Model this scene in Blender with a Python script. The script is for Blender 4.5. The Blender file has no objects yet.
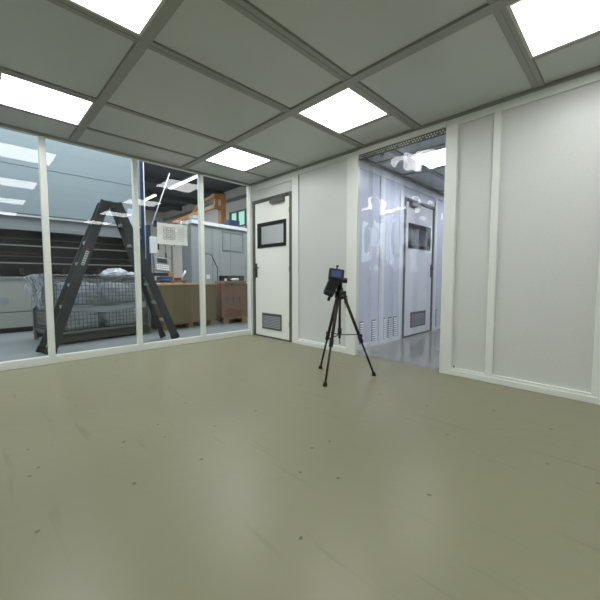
import bpy, bmesh, math, random
from mathutils import Vector, Matrix, noise
random.seed(7)
C = bpy.context.scene.collection
PI = math.pi
def R(a): return math.radians(a)

# ------------------------------------------------------------------ materials
def newmat(name):
    m = bpy.data.materials.new(name); m.use_nodes = True
    nt = m.node_tree; nt.nodes.clear()
    out = nt.nodes.new('ShaderNodeOutputMaterial')
    return m, nt, out
def lin(c):
    return tuple((v/12.92 if v <= .04045 else ((v+.055)/1.055)**2.4) for v in [x/255 for x in c])+(1,)
def mat(name, rgb, rough=.5, metal=0, var=.06, scale=6, bump=0, bscale=60, spec=.5, stretch=None):
    m, nt, out = newmat(name)
    b = nt.nodes.new('ShaderNodeBsdfPrincipled')
    b.inputs['Roughness'].default_value = rough; b.inputs['Metallic'].default_value = metal
    b.inputs['Specular IOR Level'].default_value = spec
    nt.links.new(b.outputs[0], out.inputs[0])
    tc = nt.nodes.new('ShaderNodeTexCoord')
    src = tc.outputs['Object']
    if stretch:
        mp = nt.nodes.new('ShaderNodeMapping'); mp.inputs['Scale'].default_value = stretch
        nt.links.new(src, mp.inputs[0]); src = mp.outputs[0]
    n = nt.nodes.new('ShaderNodeTexNoise'); n.inputs['Scale'].default_value = scale; n.inputs['Detail'].default_value = 4
    nt.links.new(src, n.inputs['Vector'])
    mx = nt.nodes.new('ShaderNodeMix'); mx.data_type = 'RGBA'
    c = lin(rgb)
    mx.inputs[6].default_value = tuple(v*(1-var) for v in c[:3])+(1,)
    mx.inputs[7].default_value = tuple(min(1, v*(1+var)) for v in c[:3])+(1,)
    nt.links.new(n.outputs['Fac'], mx.inputs[0]); nt.links.new(mx.outputs[2], b.inputs['Base Color'])
    if bump:
        n2 = nt.nodes.new('ShaderNodeTexNoise'); n2.inputs['Scale'].default_value = bscale
        nt.links.new(src, n2.inputs['Vector'])
        bp = nt.nodes.new('ShaderNodeBump'); bp.inputs['Strength'].default_value = bump; bp.inputs['Distance'].default_value = .01
        nt.links.new(n2.outputs['Fac'], bp.inputs['Height']); nt.links.new(bp.outputs[0], b.inputs['Normal'])
    return m
def emat(name, rgb, s):
    m, nt, out = newmat(name)
    e = nt.nodes.new('ShaderNodeEmission'); e.inputs[0].default_value = lin(rgb); e.inputs[1].default_value = s
    nt.links.new(e.outputs[0], out.inputs[0]); return m
def clearmat(name, tint, ior=1.45, haze=0., hazecol=(220, 225, 240), rough=.0, bump=0, bscale=5, boost=1.0):
    """thin clear sheet: passes light straight through, mirrors by Fresnel"""
    m, nt, out = newmat(name)
    tr = nt.nodes.new('ShaderNodeBsdfTransparent'); tr.inputs[0].default_value = tint+(1,)
    gl = nt.nodes.new('ShaderNodeBsdfGlossy'); gl.inputs['Roughness'].default_value = rough
    fr = nt.nodes.new('ShaderNodeFresnel'); fr.inputs[0].default_value = ior
    body = tr.outputs[0]
    if haze:
        d = nt.nodes.new('ShaderNodeBsdfDiffuse'); d.inputs[0].default_value = lin(hazecol)
        t2 = nt.nodes.new('ShaderNodeBsdfTranslucent'); t2.inputs[0].default_value = lin(hazecol)
        a = nt.nodes.new('ShaderNodeMixShader'); a.inputs[0].default_value = .5
        nt.links.new(d.outputs[0], a.inputs[1]); nt.links.new(t2.outputs[0], a.inputs[2])
        h = nt.nodes.new('ShaderNodeMixShader'); h.inputs[0].default_value = haze
        nt.links.new(tr.outputs[0], h.inputs[1]); nt.links.new(a.outputs[0], h.inputs[2]); body = h.outputs[0]
    ml = nt.nodes.new('ShaderNodeMath'); ml.operation = 'MULTIPLY'; ml.inputs[1].default_value = boost; ml.use_clamp = True
    nt.links.new(fr.outputs[0], ml.inputs[0])
    mx = nt.nodes.new('ShaderNodeMixShader')
    nt.links.new(ml.outputs[0], mx.inputs[0]); nt.links.new(body, mx.inputs[1]); nt.links.new(gl.outputs[0], mx.inputs[2])
    if bump:
        tc = nt.nodes.new('ShaderNodeTexCoord'); mp = nt.nodes.new('ShaderNodeMapping'); mp.inputs['Scale'].default_value = (1, 1, .8)
        n2 = nt.nodes.new('ShaderNodeTexNoise'); n2.inputs['Scale'].default_value = bscale; n2.inputs['Detail'].default_value = .5
        bp = nt.nodes.new('ShaderNodeBump'); bp.inputs['Strength'].default_value = bump; bp.inputs['Distance'].default_value = .05
        nt.links.new(tc.outputs['Object'], mp.inputs[0]); nt.links.new(mp.outputs[0], n2.inputs['Vector'])
        nt.links.new(n2.outputs['Fac'], bp.inputs['Height'])
        nt.links.new(bp.outputs[0], gl.inputs['Normal']); nt.links.new(bp.outputs[0], fr.inputs['Normal'])
    nt.links.new(mx.outputs[0], out.inputs[0]); return m

def floor_material(name, rgb, marks):
    m, nt, out = newmat(name); N = nt.nodes.new; L = nt.links.new
    b = N('ShaderNodeBsdfPrincipled'); L(b.outputs[0], out.inputs[0])
    tc = N('ShaderNodeTexCoord')
    n1 = N('ShaderNodeTexNoise'); n1.inputs['Scale'].default_value = 1.1; n1.inputs['Detail'].default_value = 6
    L(tc.outputs['Object'], n1.inputs['Vector'])
    c = lin(rgb)
    mx = N('ShaderNodeMix'); mx.data_type = 'RGBA'
    mx.inputs[6].default_value = (c[0]*.86, c[1]*.88, c[2]*.86, 1); mx.inputs[7].default_value = (c[0]*1.13, c[1]*1.11, c[2]*1.1, 1)
    L(n1.outputs['Fac'], mx.inputs[0]); col = mx.outputs[2]
    def darken(col, fac, amt, tint=(.25, .25, .22)):
        k = N('ShaderNodeMix'); k.data_type = 'RGBA'; k.inputs[7].default_value = (c[0]*tint[0], c[1]*tint[1], c[2]*tint[2], 1)
        mm = N('ShaderNodeMath'); mm.operation = 'MULTIPLY'; mm.inputs[1].default_value = amt
        L(fac, mm.inputs[0]); L(mm.outputs[0], k.inputs[0]); L(col, k.inputs[6]); return k.outputs[2]
    # chips: sparse small voronoi cells
    for sc, th, gate in ((1.6, .016, .5), (3.4, .026, .75)):
        v = N('ShaderNodeTexVoronoi'); v.voronoi_dimensions = '2D'; v.inputs['Scale'].default_value = sc
        wn = N('ShaderNodeTexNoise'); wn.inputs['Scale'].default_value = 30
        ad = N('ShaderNodeMix'); ad.data_type = 'VECTOR'; ad.inputs[0].default_value = .02
        L(tc.outputs['Object'], wn.inputs['Vector']); L(tc.outputs['Object'], ad.inputs[4]); L(wn.outputs['Color'], ad.inputs[5])
        L(ad.outputs[1], v.inputs['Vector'])
        lt = N('ShaderNodeMath'); lt.operation = 'LESS_THAN'; lt.inputs[1].default_value = th; L(v.outputs['Distance'], lt.inputs[0])
        sx = N('ShaderNodeSeparateColor'); L(v.outputs['Color'], sx.inputs[0])
        gt = N('ShaderNodeMath'); gt.operation = 'GREATER_THAN'; gt.inputs[1].default_value = gate; L(sx.outputs[0], gt.inputs[0])
        mu = N('ShaderNodeMath'); mu.operation = 'MULTIPLY'; L(lt.outputs[0], mu.inputs[0]); L(gt.outputs[0], mu.inputs[1])
        col = darken(col, mu.outputs[0], .75)
    # long faint scuffs
    mp = N('ShaderNodeMapping'); mp.inputs['Scale'].default_value = (9, .8, 1); mp.inputs['Rotation'].default_value = (0, 0, .6)
    w = N('ShaderNodeTexNoise'); w.inputs['Scale'].default_value = 1.6; w.inputs['Detail'].default_value = 8
    L(tc.outputs['Object'], mp.inputs[0]); L(mp.outputs[0], w.inputs['Vector'])
    mr = N('ShaderNodeMapRange'); mr.inputs[1].default_value = .62; mr.inputs[2].default_value = .75; L(w.outputs['Fac'], mr.inputs[0])
    col = darken(col, mr.outputs[0], .3)
    L(col, b.inputs['Base Color'])
    rr = N('ShaderNodeMapRange'); rr.inputs[3].default_value = .26; rr.inputs[4].default_value = .42; L(n1.outputs['Fac'], rr.inputs[0])
    L(rr.outputs[0], b.inputs['Roughness'])
    n3 = N('ShaderNodeTexNoise'); n3.inputs['Scale'].default_value = 14; n3.inputs['Detail'].default_value = 5
    L(tc.outputs['Object'], n3.inputs['Vector'])
    bp = N('ShaderNodeBump'); bp.inputs['Strength'].default_value = .06; bp.inputs['Distance'].default_value = .02
    L(n3.outputs['Fac'], bp.inputs['Height']); L(bp.outputs[0], b.inputs['Normal'])
    return m

M = {}
M['floor'] = floor_material('sage painted floor', (132, 130, 105), 0)
M['floor2'] = mat('grey vinyl floor', (140, 142, 134), .12, var=.06, scale=2)
M['floor_hall'] = mat('blue grey hall floor', (128, 134, 136), .4, var=.12, scale=1.5)
M['panel'] = mat('speckled wall panel', (210, 213, 209), .38, var=.05, scale=70)
M['post'] = mat('white aluminium post', (228, 232, 226), .3, var=.02, scale=4)
M['ceil'] = mat('ceiling panel', (194, 198, 196), .3, var=.03, scale=2)
M['beam'] = mat('ceiling profile', (152, 153, 148), .4, var=.03)
M['beamedge'] = mat('ceiling profile edge', (138, 139, 134), .4, var=.03)
M['glass'] = clearmat('window glass', (.84, .88, .88), 1.5, boost=1.35)
M['pvc'] = clearmat('clear pvc strip', (.968, .975, 1.0), 1.5, haze=.02, hazecol=(215, 222, 245), rough=.0, bump=.3, bscale=4.5, boost=1.0)
M['room2'] = mat('cool white panel', (214, 220, 233), .3, var=.03, scale=40)
M['room2post'] = mat('cool white post', (236, 240, 244), .3, var=.02)
M['steel'] = mat('brushed steel frame', (98, 96, 90), .4, .15, var=.08, scale=20, stretch=(1, 1, .1))
M['steel_dk'] = mat('dark steel', (72, 72, 68), .4, .5)
M['door'] = mat('white door leaf', (236, 237, 230), .35, var=.02)
M['black'] = mat('black plastic', (16, 17, 18), .4)
M['rubber'] = mat('black rubber', (22, 22, 22), .8)
M['light'] = emat('led diffuser', (252, 253, 253), 11.6)
M['light2'] = emat('cool led diffuser', (240, 244, 255), 14)
M['lightframe'] = mat('light frame', (200, 202, 192), .4)
M['copper'] = mat('bronze tube', (56, 44, 37), .4, .3)
M['screen'] = emat('lit screen', (95, 120, 165), .42)
M['ladder'] = mat('grey black ladder', (52, 57, 58), .5, .1, var=.12, scale=8)
M['step'] = mat('worn aluminium step', (176, 180, 178), .4, .5)
M['sticker'] = mat('white sticker', (205, 208, 205), .5)
M['mach'] = mat('machine grey blue', (132, 145, 151), .35, var=.04, scale=1.5)
M['machlow'] = mat('machine warm grey', (150, 153, 148), .45, var=.03)
M['machgrey'] = mat('machine mid grey', (120, 126, 130), .4, var=.05)
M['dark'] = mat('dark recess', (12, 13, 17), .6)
M['strip'] = mat('grey rail', (140, 142, 140), .4, .4)
M['blue'] = mat('navy enamel', (24, 44, 76), .4)
M['blue2'] = mat('bright blue plastic', (40, 80, 160), .4)
M['cage'] = mat('galvanised steel', (120, 124, 122), .45, .6, var=.15, scale=12)
M['film'] = clearmat('plastic film', (.85, .9, .95), 1.45, haze=.46, hazecol=(240, 245, 252), rough=.12, bump=1.0, bscale=16, boost=1.6)
M['filmw'] = clearmat('milky plastic', (.8, .85, .9), 1.45, haze=.85, hazecol=(244, 248, 254), rough=.15, bump=1.0, bscale=12, boost=1.5)
M['filling'] = mat('grey blue filling', (205, 210, 215), .5, var=.25, scale=7, bump=.8, bscale=14)
M['card'] = mat('brown cardboard', (126, 110, 80), .75, var=.07, scale=4)
M['card2'] = mat('reddish cardboard', (126, 92, 74), .75, var=.1, scale=4)
M['cardlt'] = mat('light cardboard', (186, 154, 118), .75, var=.06)
M['wood'] = mat('pallet wood', (150, 116, 80), .8, var=.2, scale=8, stretch=(1, 8, 8))
M['paper'] = mat('white paper', (232, 230, 222), .8, var=.02)
M['ink'] = mat('dark print', (70, 76, 84), .7)
M['inklt'] = mat('pale print', (165, 170, 176), .7)
M['lilac'] = mat('pale violet sheet', (196, 200, 226), .7, var=.05)
M['booth'] = mat('grey booth cladding', (146, 151, 152), .45, var=.04)
M['boothtrim'] = mat('grey booth trim', (140, 146, 148), .45)
M['white'] = mat('white enamel', (225, 227, 230), .4)
M['orange'] = mat('orange crane paint', (172, 112, 44), .45, var=.08)
M['red'] = mat('red plastic', (170, 40, 36), .4)
M['maroon'] = mat('maroon strip', (84, 26, 28), .5)
M['recshelf'] = mat('dark shelf edge', (62, 66, 72), .4)
M['hallwall'] = mat('pale hall wall', (222, 217, 208), .7, var=.06, scale=2)
M['hallceil'] = mat('dark hall ceiling', (74, 78, 84), .7, var=.2, scale=3)
M['halllamp'] = emat('tube lamp', (240, 248, 255), 4.5)
M['green'] = emat('daylit foliage', (150, 200, 190), 1.6)
M['pvcbar'] = mat('galvanised bar', (84, 84, 76), .35, .3)
M['slat'] = mat('grey louvre', (150, 154, 154), .4, .3)
M['graphitewall'] = mat('grey wall back', (150, 154, 156), .6)

# ------------------------------------------------------------------ mesh helpers
class MB:
    def __init__(s): s.bm = bmesh.new(); s.mats = []; 
    def _m(s, m):
        if m is None: return 0
        if m not in s.mats: s.mats.append(m)
        return s.mats.index(m)
    def box(s, x0, x1, y0, y1, z0, z1, m=None, bev=0, mtx=None):
        mi = s._m(m)
        r = bmesh.ops.create_cube(s.bm, size=1)
        vs = r['verts']
        for v in vs:
            v.co = Vector(((x0+x1)/2+v.co.x*(x1-x0), (y0+y1)/2+v.co.y*(y1-y0), (z0+z1)/2+v.co.z*(z1-z0)))
        fs = list({f for v in vs for f in v.link_faces})
        if bev:
            es = list({e for v in vs for e in v.link_edges})
            g = bmesh.ops.bevel(s.bm, geom=es, offset=bev, segments=2, affect='EDGES', profile=.6)
            fs = g['faces']+[f for f in fs if f.is_valid]; vs = list({v for f in fs for v in f.verts})
        for f in fs: f.material_index = mi
        if mtx is not None: bmesh.ops.transform(s.bm, matrix=mtx, verts=vs)
        return s
    def beam(s, a, b, w, t, up=Vector((0, 1, 0)), m=None, bev=0):
        """rectangular bar from a to b; w measured across, t along `up`"""
        a = Vector(a); b = Vector(b); z = (b-a).normalized(); y = (up-z*up.dot(z)).normalized(); x = y.cross(z)
        mt = Matrix(((x.x, y.x, z.x, 0), (x.y, y.y, z.y, 0), (x.z, y.z, z.z, 0), (0, 0, 0, 1)))
        mt = Matrix.Translation((a+b)/2) @ mt
        L = (b-a).length
        return s.box(-w/2, w/2, -t/2, t/2, -L/2, L/2, m, bev, mt)
    def tube(s, pts, r, m=None, seg=10, r2=None, cap=True):
        mi = s._m(m); pts = [Vector(p) for p in pts]; rings = []; n = len(pts)
        ref = None
        for i, p in enumerate(pts):
            d = (pts[min(i+1, n-1)]-pts[max(i-1, 0)]).normalized()
            if ref is None: ref = Vector((0, 0, 1)) if abs(d.z) < .9 else Vector((1, 0, 0))
            x = (ref-d*ref.dot(d)).normalized(); ref = x; y = d.cross(x)
            rr = r if r2 is None else r+(r2-r)*i/(n-1)
            rings.append([s.bm.verts.new(p+(x*math.cos(2*PI*k/seg)+y*math.sin(2*PI*k/seg))*rr) for k in range(seg)])
        for a, b in zip(rings, rings[1:]):
            for k in range(seg):
                f = s.bm.faces.new((a[k], a[(k+1) % seg], b[(k+1) % seg], b[k])); f.material_index = mi; f.smooth = True
        if cap:
            f = s.bm.faces.new(rings[0][::-1]); f.material_index = mi
            f = s.bm.faces.new(rings[-1]); f.material_index = mi
        return s
    def ball(s, c, rx, ry, rz, m=None, u=14, v=9):
        mi = s._m(m)
        r = bmesh.ops.create_uvsphere(s.bm, u_segments=u, v_segments=v, radius=1)
        for vv in r['verts']: vv.co = Vector((c[0]+vv.co.x*rx, c[1]+vv.co.y*ry, c[2]+vv.co.z*rz))
        for f in {f for vv in r['verts'] for f in vv.link_faces}: f.material_index = mi; f.smooth = True
        return s
    def quad(s, p, m=None):
        mi = s._m(m); f = s.bm.faces.new([s.bm.verts.new(q) for q in p]); f.material_index = mi; return s
    def grid(s, fn, nu, nv, m=None):
        mi = s._m(m); g = [[s.bm.verts.new(fn(i/nu, j/nv)) for j in range(nv+1)] for i in range(nu+1)]
        for i in range(nu):
            for j in range(nv):
                f = s.bm.faces.new((g[i][j], g[i+1][j], g[i+1][j+1], g[i][j+1])); f.material_index = mi; f.smooth = True
        return s
    def build(s, name, m, parent=None, loc=None):
        me = bpy.data.meshes.new(name); 
        bmesh.ops.recalc_face_normals(s.bm, faces=s.bm.faces)
        s.bm.to_mesh(me); s.bm.free()
        if s.mats:
            for q in s.mats: me.materials.append(q)
        else: me.materials.append(m)
        o = bpy.data.objects.new(name, me); C.objects.link(o)
        if parent: o.parent = parent
        if loc: o.location = loc
        return o
def tag(o, label, cat, group=None, kind=None):
    o['label'] = label; o['category'] = cat
    if group: o['group'] = group
    if kind: o['kind'] = kind
    return o
def thing(name, label, cat, loc=(0, 0, 0), rz=0, group=None):
    o = bpy.data.objects.new(name, None); C.objects.link(o); o.empty_display_size = .1
    o.location = loc; o.rotation_euler = (0, 0, rz); return tag(o, label, cat, group)
def struct(o, label, cat): return tag(o, label, cat, kind='structure')
def sthing(name, label, cat, loc=(0, 0, 0)):
    o = thing(name, label, cat, loc); o['kind'] = 'structure'; return o
def dup(root, loc=None, rz=None, label=None):
    def cp(o, par):
        c = o.copy(); C.objects.link(c)
        if par: c.parent = par
        for ch in o.children: cp(ch, c)
        return c
    r = cp(root, None)
    if loc: r.location = loc
    if rz is not None: r.rotation_euler.z = rz
    if label: r['label'] = label
    return r

H = 2.4
XL, YB_ = -6.2, -6.6     # clean room extents
# ================================================================== SHELL
struct(MB().box(XL, .1, YB_, 0.03, -.1, 0).build('floor', M['floor']), 'sage green painted floor of the white clean room', 'floor')
struct(MB().box(.1, 6.2, YB_, -1.9, -.1, 0).build('floor', M['floor2']), 'shiny grey floor of the room behind the strip curtain', 'floor')
fl = MB(); fl.box(-9.2, 5.1, .03, 15.4, -.1, 0); fl.box(.1, 5.1, -1.9, .03, -.1, 0)
struct(fl.build('floor', M['floor_hall']), 'blue-grey concrete floor of the workshop beyond the glass', 'floor')
c = MB().box(XL, .1, YB_, .04, H, H+.06)
struct(c.build('ceiling', M['ceil']), 'grey panelled ceiling of the white clean room', 'ceiling')
struct(MB().box(.1, 6.2, YB_, -1.82, H, H+.06).build('ceiling', M['ceil']), 'grey ceiling of the room behind the strip curtain', 'ceiling')

# ---- ceiling profiles (grid) : each bar a trim with a dark shadow edge
def cbar(n, x0, x1, y0, y1, label, proud=.011):
    m = MB(); e = .006
    m.box(x0, x1, y0, y1, H-.006, H, M['beamedge'])
    if x1-x0 > y1-y0:
        w = y1-y0
        m.box(x0, x1, y0+e, y1-e, H-proud, H-.006, M['beam'])
        if w > .07:
            m.box(x0, x1, (y0+y1)/2-.003, (y0+y1)/2+.003, H-proud-.0015, H-proud, M['beamedge'])
    else:
        m.box(x0+e, x1-e, y0, y1, H-proud, H-.006, M['beam'])
    struct(m.build('trim_%d' % n, None), label, 'ceiling profile')
n = 1
rows = [(-1.165, -1.105, 'narrow'), (-.505, -.465, 'narrow'), (-2.175+.0, -2.085, 'wide'), (-2.83, -2.74, 'wide'), (-3.81, -3.73, 'wide'), (-4.46, -4.38, 'wide'), (-5.45, -5.37, 'wide')]
rname = ['second ceiling bar from the glass wall', 'ceiling bar nearest the glass wall', 'third ceiling bar from the glass wall', 'fourth ceiling bar from the glass wall',
         'fifth ceiling bar from the glass wall', 'sixth ceiling bar from the glass wall', 'seventh ceiling bar from the glass wall']
for (y0, y1, k), nm in zip(rows, rname):
    cbar(n, XL, -.012, y0, y1, 'grey '+k+' '+nm+', parallel to it'); n += 1
for x0, x1, nm in [(-1.163, -1.075, 'grey cross bar of the ceiling nearer the doors'), (-2.412, -2.335, 'grey cross bar of the ceiling in the middle'),
                   (-4.33, -4.26, 'grey cross bar of the ceiling outside the frame'), (-4.99, -4.91, 'grey cross bar over the far left, outside the frame')]:
    m = MB(); m.box(x0, x1, YB_, -.03, H-.007, H, M['beamedge']); m.box(x0+.006, x1-.006, YB_, -.03, H-.014, H-.007, M['beam'])
    struct(m.build('trim_%d' % n, None), nm, 'ceiling profile'); n += 1
for y0, y1, nm in [(-1.105, -.505, 'first'), (-2.74, -2.175, 'second'), (-4.38, -3.81, 'third')]:
    cbar(n, -.475, -.43, y0, y1, 'short grey bar at the end of the '+nm+' ceiling light bay'); n += 1
    cbar(n, -3.05, -3.005, y0, y1, 'short grey bar at the far left end of the '+nm+' ceiling light bay'); n += 1
# perimeter shadow profile
m = MB(); m.box(-.03, 0, YB_, 0, H-.022, H); struct(m.build('trim_%d' % n, M['beamedge']), 'dark shadow line profile over the door wall', 'ceiling profile'); n += 1
m = MB(); m.box(XL, 0, -.03, 0, H-.022, H); struct(m.build('trim_%d' % n, M['beam']), 'grey edge profile over the glass wall', 'ceiling profile'); n += 1

# ---- clean room light panels
def light(x0, x1, y0, y1, label, group, em):
    cx, cy = (x0+x1)/2, (y0+y1)/2; w, d = (x1-x0)/2, (y1-y0)/2
    t = thing('ceiling_light', label, 'ceiling light', (cx, cy, H), 0, group)
    f = MB(); b = .018
    f.box(-w-b, w+b, -d-b, -d, -.012, 0); f.box(-w-b, w+b, d, d+b, -.012, 0); f.box(-w-b, -w, -d, d, -.012, 0); f.box(w, w+b, -d, d, -.012, 0)
    f.build('frame', M['lightframe'], t)
    MB().box(-w, w, -d, d, -.008, -.001).build('diffuser', em, t); return t
LX = [(-.487-.575, -.49, ), (-2.985, -2.422)]
LY = [(-1.085, -.525), (-2.725, -2.185), (-4.37, -3.815)]
g = 'square light panels in the clean room ceiling'
lab = {(0, 0): 'small-looking square ceiling light above the glass wall beside the white door', (0, 1): 'square ceiling light in front of the strip curtain opening',
       (0, 2): 'bright square ceiling light in the top right corner of the photo', (1, 0): 'square ceiling light above the leftmost glass pane',
       (1, 1): 'bright square ceiling light cut by the top left edge of the photo', (1, 2): 'ceiling light above the viewer, seen only mirrored in the glass'}
for i, (x0, x1) in enumerate(LX):
    for j, (y0, y1) in enumerate(LY): light(x0, x1, y0, y1, lab[(i, j)], g, M['light'])
for j, (y0, y1) in enumerate(LY): light(-4.9, -4.34, y0, y1, 'added square ceiling light left of the frame in the %s row from the glass' % ['first', 'second', 'third'][j], g, M['light'])  # unseen column of panels, added for more light in the room
for x0, x1, nm in ((-1.062, -.49, 'right'), (-2.985, -2.422, 'middle')): light(x0, x1, -6.0, -5.46, 'square ceiling light behind the viewer, '+nm+' column', g, M['light'])

# ---- glass wall (plane y=0)
wg = MB()
wg.box(XL, .0, -.0, .04, 2.373, 2.4); struct(wg.build('trim_%d' % n, M['post']), 'thin white top rail of the glass wall', 'rail'); n += 1
m = MB(); m.box(XL, -.045, -.012, .05, 0, .085, bev=.004)
struct(m.build('trim_%d' % n, M['post']), 'white bottom rail of the glass wall', 'rail'); n += 1
mull = [(-2.665, -2.607), (-1.762, -1.708), (-.888, -.828), (-3.57, -3.512), (-4.475, -4.417), (-5.38, -5.322)]
mn = ['white glass wall post in front of the left ladder leg', 'white glass wall post in front of the right ladder half', 'white glass wall post between the long carton and the stacked cartons',
      'white glass wall post just left of the frame', 'white glass wall post second left of the frame', 'white glass wall post third left of the frame']
for (a, b), nm in zip(mull, mn):
    struct(MB().box(a, b, -.02, .05, .085, 2.373, bev=.004).build('trim_%d' % n, M['post']), nm, 'post'); n += 1
struct(MB().box(-.045, .0, -.045, .05, 0, 2.373, bev=.004).build('trim_%d' % n, M['post']), 'white corner post between glass wall and door wall', 'post'); n += 1
edges = [XL, -5.38, -5.322, -4.475, -4.417, -3.57, -3.512, -2.665, -2.607, -1.762, -1.708, -.888, -.828, -.045]
gl = ['leftmost pane outside the frame', 'pane left of the frame', 'pane just left of the frame', 'glass pane at the left edge showing the machine drawers', 'glass pane in front of the ladder and wire cage',
      'glass pane in front of the hanging paper and long carton', 'glass pane beside the white door showing stacked cartons']
for k in range(7):
    a, b = edges[2*k], edges[2*k+1]
    struct(MB().quad([(a, .015, .085), (b, .015, .085), (b, .015, 2.373), (a, .015, 2.373)]).build('window_%d' % (k+1), M['glass']), gl[k], 'glass pane')

# ---- door wall (plane x=0)
W = .07
pw = MB()   # recessed infill panels behind rails
def pan(y0, y1, z0=0, z1=H): pw.box(.022, W, y0, y1, z0, z1)
pan(-.95, -.0, 2.14, H); pan(-1.92, -.95); pan(-6.6, -3.165); pan(-3.165, -1.92, 2.34, H)
struct(pw.build('wall_right', M['panel']), 'white panelled wall with the door and curtain opening', 'wall')
tops = MB()
tops.box(0, .03, -.06, -.0, 2.13, 2.4); tops.box(.004, .03, -1.08, -.06, 2.28, 2.4); tops.box(.0, .03, -3.167, -1.08, 2.325, 2.4); tops.box(.0, .03, YB_, -3.167, 2.315, 2.4)
struct(tops.build('trim_%d' % n, M['post']), 'white top rail running along the door wall', 'rail'); n += 1
for a, b, lo, nm, pr_ in [(-1.08, -.955, 0, 'white post right of the white door', 0), (-2.07, -1.92, 0, 'white post left of the strip curtain', -.012), (-3.167, -3.06, 0, 'white post right of the strip curtain', -.012),
                     (-3.515, -3.458, .05, 'narrow white post on the right wall', -.004), (-4.27, -4.17, .05, 'white post at the right edge of the photo', -.004), (-5.2, -5.1, .05, 'white wall post outside the frame', -.004)]:
    x1 = .035 if 'curtain' in nm else .03
    struct(MB().box(pr_, x1, a, b, 0 if lo == 0 else lo, 2.325 if b > -3.1 else 2.32, bev=.003).build('trim_%d' % n, M['post']), nm, 'post'); n += 1
for a, b, nm in [(-1.92, -1.08, 'left'), (YB_, -3.167, 'right')]:
    o = MB(); o.box(-.012, .03, a, b, 0, .05, bev=.004); o.box(-.002, .03, a, b, .05, .07)
    struct(o.build('baseboard_%s' % nm, M['post']), 'white bottom rail of the wall to the %s of the strip curtain' % nm, 'baseboard')
struct(MB().box(-.01, .012, -3.06, -2.07, 2.328, 2.4).build('trim_%d' % n, M['post']), 'white header above the strip curtain', 'rail'); n += 1

# rear and left wall of the clean room (behind the camera)
struct(MB().box(XL-.07, XL, YB_, .05, 0, H).build('wall_left', M['panel']), 'white panelled wall left of the frame', 'wall')
struct(MB().box(XL, 6.2, YB_-.07, YB_, 0, H).build('wall_back', M['panel']), 'white panelled wall behind the viewer', 'wall')

# ---- doors
def make_door(num, label, loc, rz, width, hinge_right=True, dm=M['door'], hz=2.13, handle_z=1.06):
    """local frame: x along the wall (0..width), y=0 wall face, -y towards the viewer, z up"""
    t = sthing('door_%d' % num, label, 'door', loc); t.rotation_euler.z = rz
    f = MB(); fw = .045
    f.box(0, fw, -.006, .05, 0, hz, bev=.004); f.box(width-fw, width, -.006, .05, 0, hz, bev=.004); f.box(fw, width-fw, -.006, .05, hz-fw, hz, bev=.004)
    f.box(fw, width-fw, 0, .05, 0, .02)
    f.build('door_frame', M['steel'], t)
    a, b = fw+.012, width-fw-.012
    wx0, wx1, wz0, wz1 = .12*width/.9, width-.115*width/.9, 1.385, 1.765
    lf = MB()
    y0, y1 = .006, .04
    lf.box(a, wx0, y0, y1, .024, hz-fw-.01); lf.box(wx1, b, y0, y1, .024, hz-fw-.01)
    lf.box(wx0, wx1, y0, y1, .024, wz0); lf.box(wx0, wx1, y0, y1, wz1, hz-fw-.01)
    leaf = lf.build('leaf', dm, t)
    wf = MB(); k = .052
    wf.box(wx0, wx1, -.006, y1, wz0, wz0+k, bev=.004); wf.box(wx0, wx1, -.006, y1, wz1-k, wz1, bev=.004)
    wf.box(wx0, wx0+k, -.006, y1, wz0+k, wz1-k, bev=.004); wf.box(wx1-k, wx1, -.006, y1, wz0+k, wz1-k, bev=.004)
    w_ = wf.build('window_frame', M['black'], t)
    MB().quad([(wx0+k, .02, wz0+k), (wx1-k, .02, wz0+k), (wx1-k, .02, wz1-k), (wx0+k, .02, wz1-k)]).build('pane', M['glass'], w_)
    # louvred vent
    vx0, vx1, vz0, vz1 = (.228/.9)*width, (.68/.9)*width, .135, .38
    vf = MB(); q = .022
    vf.box(vx0, vx1, -.004, .006, vz0, vz0+q); vf.box(vx0, vx1, -.004, .006, vz1-q, vz1); vf.box(vx0, vx0+q, -.004, .006, vz0, vz1); vf.box(vx1-q, vx1, -.004, .006, vz0, vz1)
    ve = vf.build('vent', M['steel'], t)
    MB().box(vx0+q, vx1-q, .003, .0058, vz0+q, vz1-q).build('backing', M['steel_dk'], ve)
    sl = MB(); 
    for i in range(8):
        z = vz0+q+.012+i*(vz1-vz0-2*q-.012)/8
        sl.beam((vx0+q, -.001, z), (vx1-q, -.001, z), .003, .017, up=Vector((0, -.5, -1)))
    sl.build('louvres', M['slat'], ve)
    # handle
    hx = .085 if hinge_right else width-.085; s = 1 if hinge_right else -1
    hb = MB(); hb.box(hx-.02, hx+.02, -.004, .006, handle_z-.13, handle_z+.09, bev=.002)
    hb.tube([(hx, .0, handle_z+.02), (hx, -.05, handle_z+.02), (hx+s*.02, -.056, handle_z+.02), (hx+s*.12, -.056, handle_z+.02)], .011)
    hb.build('handle', M['steel_dk'], t)
    # closer
    cx0, cx1 = (width-.43, width-.14) if hinge_right else (.14, .43)
    cl = MB(); cl.box(cx0, cx1, -.05, .006, 2.015, 2.075, bev=.008)
    cm = (cx0+cx1)/2
    cl.beam((cm, -.035, 2.08), (cm-s*.24, -.03, 2.105), .022, .01, up=Vector((0, 0, 1))); cl.box(*sorted((cm-s*.42, cm+s*.2)), -.02, -.006, 2.095, 2.115)
    cl.build('closer', M['steel'], t)
    hxx = width-fw-.006 if hinge_right else fw+.006
    for z in (.25, 1.05, 1.88): MB().tube([(hxx, .001, z-.035), (hxx, .001, z+.035)], .0045).build('hinge', M['steel'], t)
    return t
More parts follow.
